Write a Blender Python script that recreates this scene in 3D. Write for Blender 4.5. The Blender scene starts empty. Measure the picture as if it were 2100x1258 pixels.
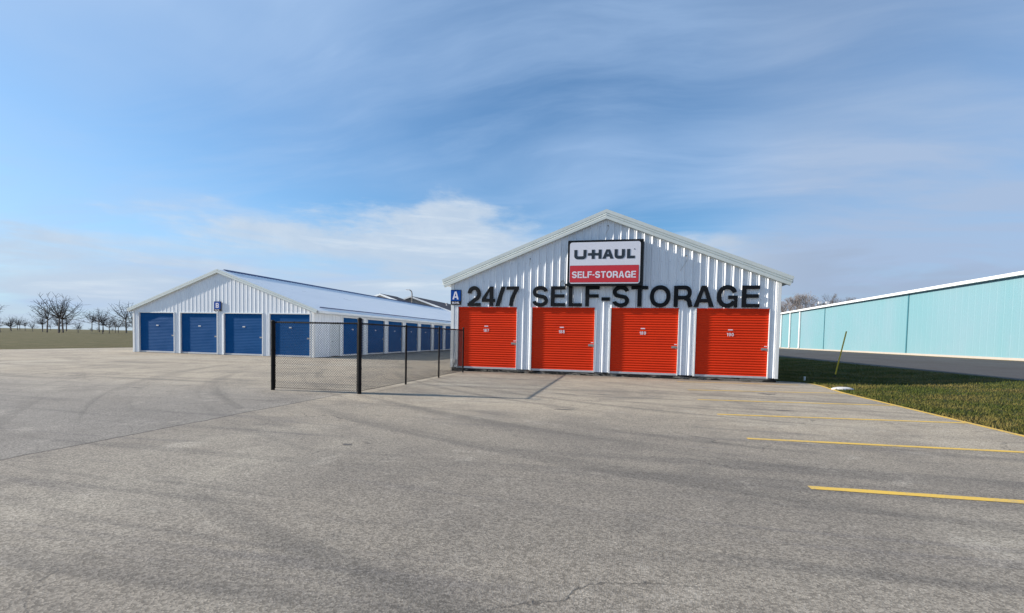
import bpy, bmesh, math, random
from mathutils import Vector, Matrix
C = bpy.context.scene.collection
S = bpy.context.scene
R = math.radians
PI = math.pi

# ------------------------------------------------------------------ camera
CAM = Vector((7.0231, -19.9795, 1.3039))
yaw, pitch, roll = 0.2254, -0.0411, 0.0206
fwd = Vector((-math.sin(yaw)*math.cos(pitch), math.cos(yaw)*math.cos(pitch), math.sin(pitch)))
rt = Vector((math.cos(yaw), math.sin(yaw), 0))
up = rt.cross(fwd)
r2 = rt*math.cos(roll) + up*math.sin(roll)
u2 = -rt*math.sin(roll) + up*math.cos(roll)
cd = bpy.data.cameras.new('camera')
cam = bpy.data.objects.new('camera', cd)
C.objects.link(cam)
m = Matrix.Identity(4)
for i in range(3):
    m[i][0] = r2[i]; m[i][1] = u2[i]; m[i][2] = -fwd[i]; m[i][3] = CAM[i]
cam.matrix_world = m
cd.sensor_width = 36
cd.lens = 980.63/2100*36
cd.shift_y = (733.57-629)/2100
cd.clip_end = 5000
cd.clip_start = 0.05
S.camera = cam

# ------------------------------------------------------------------ light
ELEV, AZ = R(22.6), R(8.8)            # the sun stands low on the left, a little in front of the facades
sdir = Vector((-math.cos(AZ)*math.cos(ELEV), -math.sin(AZ)*math.cos(ELEV), math.sin(ELEV)))
sd = bpy.data.lights.new('sun', 'SUN'); sd.energy = 3.7; sd.angle = R(0.55); sd.color = (1, 0.9, 0.78)
sun = bpy.data.objects.new('sun', sd); C.objects.link(sun)
sun.rotation_euler = sdir.to_track_quat('Z', 'Y').to_euler()
S.view_settings.view_transform = 'Standard'
S.view_settings.look = 'None'
S.view_settings.gamma = 1
S.view_settings.exposure = 1.05

world = bpy.data.worlds.new('World'); S.world = world; world.use_nodes = True
wt = world.node_tree; wn = wt.nodes; wl = wt.links


class NT:
    """tiny node helper"""
    def __init__(s, tree): s.t = tree
    def n(s, typ, **k):
        o = s.t.nodes.new(typ)
        for a, b in k.items(): setattr(o, a, b)
        return o
    def set(s, sock, v):
        if isinstance(v, bpy.types.NodeSocket): s.t.links.new(v, sock)
        elif v is not None: sock.default_value = v
    def math(s, op, a, b=None, c=None, clamp=False):
        o = s.n('ShaderNodeMath', operation=op); o.use_clamp = clamp
        s.set(o.inputs[0], a); s.set(o.inputs[1], b)
        if c is not None: s.set(o.inputs[2], c)
        return o.outputs[0]
    def sm(s, v, lo, hi, a=0.0, b=1.0):
        o = s.n('ShaderNodeMapRange', interpolation_type='SMOOTHSTEP')
        s.set(o.inputs[0], v); o.inputs[1].default_value = lo; o.inputs[2].default_value = hi
        o.inputs[3].default_value = a; o.inputs[4].default_value = b
        return o.outputs[0]
    def mix(s, f, a, b, mode='MIX'):
        o = s.n('ShaderNodeMix', data_type='RGBA', blend_type=mode)
        s.set(o.inputs[0], f)
        for i, v in ((6, a), (7, b)):
            s.set(o.inputs[i], v if isinstance(v, bpy.types.NodeSocket) else (*v[:3], 1))
        return o.outputs[2]
    def noise(s, vec, scale, detail=4, rough=0.55, dist=0.0):
        o = s.n('ShaderNodeTexNoise'); s.set(o.inputs['Vector'], vec)
        o.inputs['Scale'].default_value = scale; o.inputs['Detail'].default_value = detail
        o.inputs['Roughness'].default_value = rough; o.inputs['Distortion'].default_value = dist
        return o.outputs[0]
    def mapping(s, vec, scale=(1, 1, 1), rot=(0, 0, 0), loc=(0, 0, 0)):
        o = s.n('ShaderNodeMapping'); s.set(o.inputs[0], vec)
        o.inputs['Scale'].default_value = scale; o.inputs['Rotation'].default_value = rot
        o.inputs['Location'].default_value = loc
        return o.outputs[0]


w = NT(wt)
sky = w.n('ShaderNodeTexSky', sky_type='NISHITA')
sky.sun_disc = False; sky.sun_elevation = ELEV; sky.sun_rotation = R(270)-AZ
sky.air_density = 1.0; sky.dust_density = 0.6; sky.ozone_density = 1.6
geo = w.n('ShaderNodeTexCoord').outputs['Generated']
sep = w.n('ShaderNodeSeparateXYZ'); wl.new(geo, sep.inputs[0])
X, Y, Z = sep.outputs
az = w.math('ARCTAN2', X, Y)                        # 0 straight ahead along +Y, negative to the left
el = w.math('ARCSINE', Z)
zz = w.math('ADD', w.math('MAXIMUM', Z, 0.0), 0.16)
cmb = w.n('ShaderNodeCombineXYZ')
w.set(cmb.inputs[0], w.math('DIVIDE', X, zz)); w.set(cmb.inputs[1], w.math('DIVIDE', Y, zz))
plane = cmb.outputs[0]
wv = w.n('ShaderNodeTexNoise'); w.set(wv.inputs['Vector'], plane); wv.inputs['Scale'].default_value = 0.5; wv.inputs['Detail'].default_value = 3
wadd = w.n('ShaderNodeVectorMath', operation='MULTIPLY_ADD'); w.set(wadd.inputs[0], wv.outputs['Color']); wadd.inputs[1].default_value = (0.9, 0.9, 0); w.set(wadd.inputs[2], plane)
wp = wadd.outputs[0]
ci1 = w.noise(w.mapping(wp, (0.50, 1.15, 1), (0, 0, R(-28)), (3.1, 1.7, 0)), 0.8, 8, 0.54, 0.4)
ci2 = w.noise(w.mapping(plane, (0.8, 0.8, 1), (0, 0, R(20)), (7.3, 2.2, 0)), 0.50, 5, 0.5, 0.3)
ci3 = w.noise(w.mapping(wp, (0.6, 3.0, 1), (0, 0, R(-34)), (1.2, 9, 0)), 1.1, 7, 0.62, 0.3)
cirrus = w.math('MULTIPLY', w.sm(ci1, 0.34, 0.70), w.sm(ci2, 0.28, 0.62))
cirrus = w.math('ADD', w.math('MULTIPLY', cirrus, 0.75), w.math('MULTIPLY', w.sm(ci3, 0.42, 0.78), 0.28))
# more veil towards the left and the right, a clearer blue gap high in the middle
left = w.sm(az, -0.25, -0.75)
cirrus = w.math('ADD', cirrus, w.math('MULTIPLY', left, w.sm(ci2, 0.25, 0.75, 0.15, 0.6)))
right = w.sm(az, 0.05, 0.35)
veil = w.math('MULTIPLY', w.math('MULTIPLY', right, w.sm(el, 0.62, 0.22)), w.sm(ci1, 0.25, 0.6, 0.35, 0.85))
cirrus = w.math('ADD', cirrus, veil)
# low bank of soft cloud with a ragged, brighter upper rim
bankn = w.noise(w.mapping(geo, (1.9, 1.9, 6.5), (0, 0, 0), (0.4, 0, 0)), 1.7, 9, 0.60, 0.15)
edge = w.math('ADD', w.math('MULTIPLY', w.math('SUBTRACT', bankn, 0.5), -0.34), w.math('MULTIPLY', w.math('ABSOLUTE', w.math('ADD', az, 0.36)), 0.16))
bank_top = w.math('ADD', el, edge)
bank = w.sm(bank_top, 0.285, 0.215)
holes = w.noise(w.mapping(geo, (1.5, 1.5, 13), (0, 0, 0), (2, 5, 1)), 1.6, 8, 0.58, 0.4)
bank = w.math('MULTIPLY', bank, w.sm(holes, 0.30, 0.52, 0.30, 1.0))
rim = w.math('MULTIPLY', w.sm(bank_top, 0.15, 0.24), w.sm(w.noise(geo, 7, 6, 0.6), 0.35, 0.65))
bright = w.math('MAXIMUM', w.math('MULTIPLY', rim, 0.55), w.sm(holes, 0.52, 0.70, 0.0, 0.8))
bankcol = w.mix(right, w.mix(bright, (0.375, 0.455, 0.56), (0.53, 0.58, 0.63)), (0.265, 0.335, 0.455))
skyc = w.mix(1.0, sky.outputs[0], (0.062, 0.097, 0.122), 'MULTIPLY')
c1 = w.mix(w.math('MULTIPLY', cirrus, 1.0, clamp=True), skyc, w.mix(right, (0.31, 0.435, 0.63), (0.28, 0.37, 0.52)))
c2 = w.mix(w.math('MULTIPLY', bank, 0.90), c1, bankcol)
bg = wn['Background']; wl.new(c2, bg.inputs[0]); bg.inputs[1].default_value = 1.0
SKYBG = bg
bg.inputs[1].default_value = 0.68


# ------------------------------------------------------------------ materials
def mat(name, col, rough=0.5, metal=0.0, spec=0.5):
    m_ = bpy.data.materials.new(name); m_.use_nodes = True
    b = m_.node_tree.nodes['Principled BSDF']
    b.inputs['Base Color'].default_value = (*col, 1); b.inputs['Roughness'].default_value = rough
    b.inputs['Metallic'].default_value = metal; b.inputs['Specular IOR Level'].default_value = spec
    return m_


def worn(name, col, col2, scale=2.0, rough=0.45, metal=0.0, stretch=(1, 1, 1), amount=0.6, bump=0.0, bscale=30, spec=0.5):
    """paint or stone with uneven tone"""
    m_ = mat(name, col, rough, metal, spec); t = NT(m_.node_tree); b = m_.node_tree.nodes['Principled BSDF']
    co = t.n('ShaderNodeTexCoord').outputs['Object']
    n1 = t.noise(t.mapping(co, stretch), scale, 6, 0.6, 0.2)
    n2 = t.noise(co, scale*7, 4, 0.6)
    f = t.math('MULTIPLY', t.sm(n1, 0.35, 0.72), amount)
    f = t.math('ADD', f, t.math('MULTIPLY', t.sm(n2, 0.5, 0.75), amount*0.3), clamp=True)
    t.set(b.inputs['Base Color'], t.mix(f, col, col2))
    t.set(b.inputs['Roughness'], t.sm(n1, 0.3, 0.7, rough*0.85, min(1, rough*1.2)))
    if bump:
        bp = t.n('ShaderNodeBump'); bp.inputs['Strength'].default_value = bump; bp.inputs['Distance'].default_value = 0.01
        t.set(bp.inputs['Height'], t.noise(co, bscale, 4, 0.6)); t.set(b.inputs['Normal'], bp.outputs[0])
    return m_


M = {}
M['wall'] = worn('white_panel_paint', (0.76, 0.80, 0.85), (0.64, 0.69, 0.75), 0.8, 0.38, 0, (3, 3, 0.5), 0.6, spec=0.6)
M['trim'] = worn('white_trim_paint', (0.78, 0.80, 0.80), (0.68, 0.70, 0.70), 1.2, 0.4, 0, (1, 1, 1), 0.5)
M['rake'] = worn('grey_white_rake_paint', (0.62, 0.67, 0.65), (0.52, 0.57, 0.55), 1.0, 0.36, 0, (1, 1, 1), 0.6)
M['roof'] = worn('pale_roof_paint', (0.80, 0.85, 0.88), (0.72, 0.78, 0.82), 0.5, 0.32, 0.0, (1, 0.3, 1), 0.5)
M['red'] = worn('red_door_paint', (0.72, 0.042, 0.009), (0.61, 0.034, 0.009), 0.9, 0.5, 0, (1, 1, 2), 0.6, spec=0.12)
M['blue'] = worn('blue_door_paint', (0.005, 0.078, 0.24), (0.004, 0.064, 0.20), 0.8, 0.6, 0, (1, 1, 2), 0.6, spec=0.06)
M['bar'] = worn('galvanised_bar', (0.55, 0.57, 0.60), (0.42, 0.43, 0.45), 3, 0.4, 0.3)
M['black'] = mat('black_letter_plastic', (0.006, 0.007, 0.009), 0.5, spec=0.2)
M['signblack'] = mat('black_sign_frame', (0.008, 0.010, 0.013), 0.5, spec=0.2)
M['signwhite'] = worn('white_sign_face', (0.72, 0.73, 0.80), (0.66, 0.67, 0.74), 0.6, 0.3, 0, (1, 1, 1), 0.5)
M['signred'] = mat('red_sign_vinyl', (0.58, 0.025, 0.035), 0.35)
M['signtext'] = mat('white_sign_vinyl', (0.75, 0.73, 0.80), 0.35)
M['signdark'] = mat('charcoal_sign_vinyl', (0.018, 0.028, 0.04), 0.35)
M['signblue'] = mat('blue_sign_vinyl', (0.002, 0.062, 0.32), 0.5, spec=0.1)
M['fence'] = mat('black_vinyl_coating', (0.006, 0.006, 0.007), 0.5, spec=0.2)
M['navy'] = mat('navy_flashing', (0.03, 0.06, 0.16), 0.5)
M['grey'] = mat('grey_plastic', (0.50, 0.50, 0.50), 0.5)
M['steel'] = worn('dull_steel', (0.34, 0.34, 0.33), (0.2, 0.2, 0.2), 14, 0.45, 0.6)
M['whiteplastic'] = mat('white_plastic', (0.72, 0.72, 0.70), 0.45)
M['wire'] = mat('pale_wire', (0.45, 0.42, 0.38), 0.6)
M['yellowpole'] = worn('yellow_marker_plastic', (0.75, 0.52, 0.03), (0.6, 0.42, 0.03), 3, 0.5)
M['teal'] = worn('turquoise_siding_paint', (0.145, 0.30, 0.34), (0.19, 0.295, 0.35), 0.12, 0.55, 0, (1, 1, 0.4), 0.7)
M['tealdark'] = mat('dark_teal_seam', (0.03, 0.14, 0.18), 0.6)
M['beige'] = worn('beige_siding', (0.42, 0.38, 0.33), (0.36, 0.33, 0.30), 1, 0.7)
M['shingle'] = worn('dark_slate_shingles', (0.026, 0.032, 0.055), (0.018, 0.022, 0.036), 1.2, 1.0, 0, (1, 1, 3), 0.8)
M['bark'] = worn('grey_brown_bark', (0.19, 0.165, 0.155), (0.13, 0.115, 0.11), 2, 0.9)
M['darkbark'] = worn('dark_grey_bark', (0.075, 0.065, 0.06), (0.05, 0.045, 0.045), 2, 0.9)
M['lamppole'] = mat('weathered_pole', (0.18, 0.16, 0.14), 0.6)
M['rubber'] = mat('black_cable', (0.012, 0.012, 0.012), 0.5)
M['farwood'] = worn('bare_wood_tone', (0.13, 0.11, 0.10), (0.09, 0.085, 0.08), 0.1, 1.0)
M['doorgrey'] = worn('pale_grey_door_paint', (0.62, 0.66, 0.68), (0.55, 0.58, 0.60), 1, 0.5)
M['stone'] = worn('pale_stone', (0.62, 0.62, 0.62), (0.5, 0.5, 0.5), 4, 0.8)


def foundation_mat():
    m_ = mat('stained_concrete_edge', (0.16, 0.15, 0.13), 0.9); t = NT(m_.node_tree); b = m_.node_tree.nodes['Principled BSDF']
    co = t.n('ShaderNodeTexCoord').outputs['Object']
    big = t.noise(t.mapping(co, (1, 1, 5)), 1.3, 6, 0.65, 0.5)
    fine = t.noise(co, 22, 5, 0.6)
    base = t.mix(t.sm(fine, 0.3, 0.7), (0.10, 0.095, 0.085), (0.24, 0.22, 0.19))
    base = t.mix(t.sm(t.noise(co, 0.8, 3), 0.6, 0.68), base, (0.30, 0.21, 0.15))
    t.set(b.inputs['Base Color'], t.mix(t.sm(big, 0.47, 0.53), base, (0.010, 0.010, 0.010)))
    bp = t.n('ShaderNodeBump'); bp.inputs['Strength'].default_value = 0.7; bp.inputs['Distance'].default_value = 0.02
    t.set(bp.inputs['Height'], fine); t.set(b.inputs['Normal'], bp.outputs[0])
    return m_


M['foundation'] = foundation_mat()


def asphalt():
    m_ = mat('weathered_asphalt', (0.2, 0.2, 0.2), 0.92, spec=0.25); t = NT(m_.node_tree); b = m_.node_tree.nodes['Principled BSDF']
    co = t.n('ShaderNodeTexCoord').outputs['Object']
    sp = t.n('ShaderNodeSeparateXYZ'); t.set(sp.inputs[0], co); x, y, z = sp.outputs
    patch = t.noise(co, 0.13, 6, 0.6, 0.4)
    patch2 = t.noise(co, 0.55, 6, 0.65, 0.6)
    # paler, warmer tone towards the buildings, darker tone near the street
    ynoise = t.math('ADD', y, t.math('MULTIPLY', t.math('SUBTRACT', patch, 0.5), 9.0))
    near = t.sm(ynoise, -9.0, -14.5)
    col = t.mix(near, (0.395, 0.342, 0.262), (0.255, 0.228, 0.188))
    # left of the paving seam
    wob = t.math('MULTIPLY', t.math('SUBTRACT', t.noise(co, 1.1, 5, 0.6), 0.5), 0.16)
    xs = t.math('ADD', x, wob)
    leftm = t.math('MULTIPLY', t.sm(xs, 0.22, 0.14), t.sm(y, -7.0, -10.5))
    col = t.mix(t.math('MULTIPLY', leftm, 0.45), col, (0.20, 0.196, 0.19))
    col = t.mix(t.sm(patch2, 0.40, 0.70, 0.0, 0.5), col, (0.17, 0.155, 0.135))
    col = t.mix(t.sm(patch, 0.50, 0.66, 0.0, 0.45), col, (0.46, 0.42, 0.34))
    # long tyre streaks
    streak = t.noise(t.mapping(co, (0.10, 1.5, 1), (0, 0, R(9))), 1.0, 7, 0.62, 0.9)
    col = t.mix(t.sm(streak, 0.50, 0.70, 0.0, 0.5), col, (0.10, 0.095, 0.09))
    streak2 = t.noise(t.mapping(co, (0.22, 2.6, 1), (0, 0, R(-16)), (5, 3, 0)), 0.8, 6, 0.6, 1.2)
    col = t.mix(t.sm(streak2, 0.56, 0.72, 0.0, 0.45), col, (0.145, 0.135, 0.13))
    # broad turning arcs left by tyres
    ctr = t.n('ShaderNodeVectorMath', operation='DISTANCE'); t.set(ctr.inputs[0], co); ctr.inputs[1].default_value = (14, 7, 0)
    arcs = t.n('ShaderNodeCombineXYZ'); t.set(arcs.inputs[0], t.math('MULTIPLY', ctr.outputs['Value'], 1.3)); t.set(arcs.inputs[1], t.math('MULTIPLY', t.math('ARCTAN2', t.math('SUBTRACT', x, 14.0), t.math('SUBTRACT', y, 7.0)), 1.1))
    an = t.noise(arcs.outputs[0], 1.0, 6, 0.6, 0.4)
    col = t.mix(t.math('MULTIPLY', t.sm(an, 0.52, 0.68, 0.0, 0.5), t.sm(y, 0.0, -4.0)), col, (0.12, 0.112, 0.10))
    an2 = t.noise(t.mapping(arcs.outputs[0], (2.6, 0.7, 1), (0, 0, 0), (4, 2, 0)), 1.0, 5, 0.6, 0.2)
    col = t.mix(t.math('MULTIPLY', t.sm(an2, 0.60, 0.72, 0.0, 0.4), t.sm(y, 0.5, -3.0)), col, (0.10, 0.095, 0.085))
    # damp-dark blotches and bleached grit
    bl = t.noise(co, 1.7, 8, 0.7, 0.3)
    col = t.mix(t.sm(bl, 0.55, 0.68, 0.0, 0.35), col, (0.14, 0.13, 0.115))
    col = t.mix(t.sm(bl, 0.45, 0.30, 0.0, 0.30), col, (0.48, 0.44, 0.37))
    # oil spots
    oil = t.noise(t.mapping(co, (0.55, 1.6, 1)), 0.9, 3, 0.5, 0.2)
    col = t.mix(t.sm(oil, 0.735, 0.76, 0.0, 0.6), col, (0.07, 0.065, 0.06))
    # darker brownish band along the foot of the wall
    foot = t.math('MULTIPLY', t.sm(t.math('ADD', y, t.math('MULTIPLY', patch2, 1.2)), -1.0, 0.4), t.sm(x, -1.2, 0.3))
    foot = t.math('MULTIPLY', foot, t.sm(x, 14.5, 13.0))
    col = t.mix(t.math('MULTIPLY', foot, 0.55), col, (0.17, 0.135, 0.105))
    # aggregate
    vo = t.n('ShaderNodeTexVoronoi'); t.set(vo.inputs['Vector'], co); vo.inputs['Scale'].default_value = 72
    spk = t.n('ShaderNodeSeparateColor'); t.set(spk.inputs[0], vo.outputs['Color'])
    agg = spk.outputs[0]
    vo2 = t.n('ShaderNodeTexVoronoi'); t.set(vo2.inputs['Vector'], co); vo2.inputs['Scale'].default_value = 130
    spk2 = t.n('ShaderNodeSeparateColor'); t.set(spk2.inputs[0], vo2.outputs['Color'])
    k = t.math('ADD', t.sm(agg, 0.0, 1.0, 0.66, 1.26), t.sm(spk2.outputs[1], 0.88, 0.98, 0.0, 0.5))
    kk = t.n('ShaderNodeCombineColor')
    for i in range(3): t.set(kk.inputs[i], k)
    col = t.mix(1.0, col, kk.outputs[0], 'MULTIPLY')
    # seam running away from the street, and hairline cracks
    seam = t.math('ABSOLUTE', t.math('SUBTRACT', xs, 0.18))
    seamm = t.math('MULTIPLY', t.sm(seam, 0.028, 0.012), t.sm(y, -8.2, -9.6))
    vc = t.n('ShaderNodeTexVoronoi', feature='DISTANCE_TO_EDGE'); vc.inputs['Scale'].default_value = 0.22
    warp = t.n('ShaderNodeVectorMath', operation='ADD'); nz = t.n('ShaderNodeTexNoise'); nz.inputs['Scale'].default_value = 1.2
    nz.inputs['Detail'].default_value = 6
    t.set(nz.inputs['Vector'], co); t.set(warp.inputs[0], co); t.set(warp.inputs[1], nz.outputs['Color'])
    t.set(vc.inputs['Vector'], warp.outputs[0])
    crack = t.math('MULTIPLY', t.sm(vc.outputs['Distance'], 0.0030, 0.0010), t.sm(t.noise(co, 0.3, 3), 0.50, 0.60))
    dark = t.math('MAXIMUM', t.math('MULTIPLY', seamm, 0.75), t.math('MULTIPLY', crack, 0.5))
    col = t.mix(dark, col, (0.045, 0.042, 0.04))
    t.set(b.inputs['Base Color'], col)
    h = t.math('ADD', t.math('MULTIPLY', vo.outputs['Distance'], 0.5), t.math('MULTIPLY', t.noise(co, 18, 5, 0.7), 1.2))
    h = t.math('SUBTRACT', h, t.math('MULTIPLY', dark, 1.5))
    bp = t.n('ShaderNodeBump'); bp.inputs['Strength'].default_value = 0.38; bp.inputs['Distance'].default_value = 0.009
    t.set(bp.inputs['Height'], h); t.set(b.inputs['Normal'], bp.outputs[0])
    return m_


def paint_line():
    m_ = mat('worn_yellow_paint', (0.6, 0.38, 0.05), 0.8); t = NT(m_.node_tree); b = m_.node_tree.nodes['Principled BSDF']
    co = t.n('ShaderNodeTexCoord').outputs['Object']
    n1 = t.noise(co, 48, 6, 0.8); n2 = t.noise(co, 2.3, 4, 0.6)
    f = t.math('ADD', n1, t.math('MULTIPLY', n2, 0.45))
    col = t.mix(t.sm(f, 0.70, 0.90), (0.74, 0.48, 0.07), (0.40, 0.32, 0.19))
    t.set(b.inputs['Base Color'], col)
    return m_


def turf(name, a, b_, c):
    m_ = mat(name, a, 1.0, spec=0.1); t = NT(m_.node_tree); b = m_.node_tree.nodes['Principled BSDF']
    co = t.n('ShaderNodeTexCoord').outputs['Object']
    col = t.mix(t.sm(t.noise(t.mapping(co, (1, 1.6, 1)), 0.45, 7, 0.65, 0.3), 0.4, 0.68), a, b_)
    col = t.mix(t.sm(t.noise(co, 8, 5, 0.7), 0.5, 0.75, 0, 0.7), col, c)
    t.set(b.inputs['Base Color'], col)
    bp = t.n('ShaderNodeBump'); bp.inputs['Strength'].default_value = 1; bp.inputs['Distance'].default_value = 0.04
    t.set(bp.inputs['Height'], t.noise(co, 25, 5, 0.8)); t.set(b.inputs['Normal'], bp.outputs[0])
    return m_


M['asphalt'] = asphalt()
M['yline'] = paint_line()
M['lawn'] = turf('winter_turf', (0.045, 0.060, 0.018), (0.085, 0.075, 0.030), (0.030, 0.042, 0.014))
M['field'] = turf('winter_field', (0.10, 0.095, 0.045), (0.15, 0.13, 0.07), (0.06, 0.065, 0.03))
M['blade'] = turf('grass_blades', (0.075, 0.095, 0.022), (0.22, 0.175, 0.06), (0.055, 0.075, 0.02))
M['road'] = worn('dark_road_asphalt', (0.050, 0.047, 0.050), (0.036, 0.035, 0.038), 0.6, 0.9, 0, (1, 0.3, 1), 0.7, 0.5, 30)


# ------------------------------------------------------------------ mesh helpers
def obj(name, bm, m_, parent=None, smooth=False):
    me = bpy.data.meshes.new(name)
    bm.normal_update()
    bm.to_mesh(me); bm.free()
    if smooth:
        for p in me.polygons: p.use_smooth = True
    me.materials.append(m_ if not isinstance(m_, str) else M[m_])
    o = bpy.data.objects.new(name, me); C.objects.link(o)
    if parent is not None: o.parent = parent
    return o


def thing(name, label, cat, group=None):
    o = bpy.data.objects.new(name, None); C.objects.link(o); o.empty_display_size = 0.3
    o['label'] = label; o['category'] = cat
    if group: o['group'] = group
    return o


def tag(o, label, cat, group=None):
    o['label'] = label; o['category'] = cat
    if group: o['group'] = group
    return o


def struct(o, kind='structure'):
    o['kind'] = kind
    return o


def rebase(root, loc):
    """put the thing's origin at its foot, its parts staying where they are"""
    loc = Vector(loc)
    def sub(o):
        o.data.transform(Matrix.Translation(-loc))
        for c in o.children: sub(c)
    for c in root.children: sub(c)
    if root.type == 'MESH': root.data.transform(Matrix.Translation(-loc))
    root.location = loc


def box(bm, x0, x1, y0, y1, z0, z1, bev=0.0):
    r = bmesh.ops.create_cube(bm, size=1)
    vs = r['verts']
    bmesh.ops.scale(bm, vec=(x1-x0, y1-y0, z1-z0), verts=vs)
    bmesh.ops.translate(bm, vec=((x0+x1)/2, (y0+y1)/2, (z0+z1)/2), verts=vs)
    if bev:
        es = list({e for v in vs for e in v.link_edges})
        bmesh.ops.bevel(bm, geom=es, offset=bev, segments=2, affect='EDGES')
    return vs


def tube(bm, pts, rad, n=8, cap=True):
    pts = [Vector(p) for p in pts]
    rads = rad if isinstance(rad, (list, tuple)) else [rad]*len(pts)
    rings = []; prev = None
    for i, p in enumerate(pts):
        d = (pts[min(i+1, len(pts)-1)]-pts[max(i-1, 0)]).normalized()
        if prev is None:
            a = d.orthogonal().normalized()
        else:
            a = (prev - d*prev.dot(d)); a = a.normalized() if a.length > 1e-6 else d.orthogonal().normalized()
        prev = a; b = d.cross(a)
        rings.append([bm.verts.new(p + (a*math.cos(2*PI*k/n)+b*math.sin(2*PI*k/n))*rads[i]) for k in range(n)])
    for r0, r1 in zip(rings, rings[1:]):
        for k in range(n):
            bm.faces.new((r0[k], r0[(k+1) % n], r1[(k+1) % n], r1[k]))
    if cap:
        bm.faces.new(rings[0][::-1]); bm.faces.new(rings[-1])


def prism(bm, poly, f0, f1):
    """poly: list of 2d points; f0, f1 map (a,b)->Vector for the two ends"""
    A = [bm.verts.new(f0(a, b)) for a, b in poly]; B = [bm.verts.new(f1(a, b)) for a, b in poly]
    n = len(poly)
    bm.faces.new(A[::-1]); bm.faces.new(B)
    for i in range(n): bm.faces.new((A[i], A[(i+1) % n], B[(i+1) % n], B[i]))


def rib_depth(s, pitch=0.305, off=0.0):
    """outward depth of a ribbed metal panel at position s"""
    u = (s-off) % pitch
    u = min(u, pitch-u)
    if u < 0.012: return 0.034
    if u < 0.044: return 0.034*(0.044-u)/0.032
    m_ = abs(u-pitch/3)
    if m_ < 0.012: return 0.010*(1-m_/0.012)
    return 0.0


def breaks(s0, s1, pitch, off, extra):
    out = {round(s0, 4), round(s1, 4)}
    k0 = int((s0-off)/pitch)-1; k1 = int((s1-off)/pitch)+2
    for k in range(k0, k1):
        c = off+k*pitch
        for d in (-pitch/3-.012, -pitch/3, -pitch/3+.012, -.044, -.012, .012, .044, pitch/3-.012, pitch/3, pitch/3+.012):
            if s0 < c+d < s1: out.add(round(c+d, 4))
    for e in extra:
        if s0 < e < s1: out.add(round(e, 4))
    return sorted(out)


def ribbed(bm, s0, s1, pitch, off, holes, zb, zt, f, extra=()):
    """sheet of ribbed panel; holes = [(a, b, top)], f(s, depth, z) -> Vector"""
    ex = [e for h in holes for e in h[:2]] + list(extra)
    bs = breaks(s0, s1, pitch, off, ex)
    for a, b in zip(bs, bs[1:]):
        if b-a < 2e-4: continue
        mid = (a+b)/2; lo = zb
        for h in holes:
            if h[0] < mid < h[1]: lo = h[2]
        da, db = rib_depth(a, pitch, off), rib_depth(b, pitch, off)
        v = [bm.verts.new(f(a, da, lo)), bm.verts.new(f(b, db, lo)), bm.verts.new(f(b, db, zt(b))), bm.verts.new(f(a, da, zt(a)))]
        bm.faces.new(v)


def slats(bm, a0, a1, z0, z1, pitch, amp, f, n=6):
    """horizontally corrugated roll-up curtain; f(a, depth, z)"""
    rows = max(2, int(round((z1-z0)/pitch)))
    P = []
    for r in range(rows):
        for k in range(n):
            t_ = k/n
            d = amp*(0.5+0.5*math.cos(2*PI*(t_ if t_ < .5 else t_)))**0.7
            P.append((z0+(z1-z0)*(r+t_)/rows, d))
    P.append((z1, amp))
    prev = None
    for z, d in P:
        cur = (bm.verts.new(f(a0, d, z)), bm.verts.new(f(a1, d, z)))
        if prev: bm.faces.new((prev[0], prev[1], cur[1], cur[0]))
        prev = cur


# ------------------------------------------------------------------ lettering
def arc(cx, cy, rx, ry, a0, a1, n=18, p=2.3):
    out = []
    for i in range(n+1):
        a = R(a0+(a1-a0)*i/n); c, s = math.cos(a), math.sin(a)
        out.append((cx+rx*math.copysign(abs(c)**(2/p), c), cy+ry*math.copysign(abs(s)**(2/p), s)))
    return out


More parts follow.
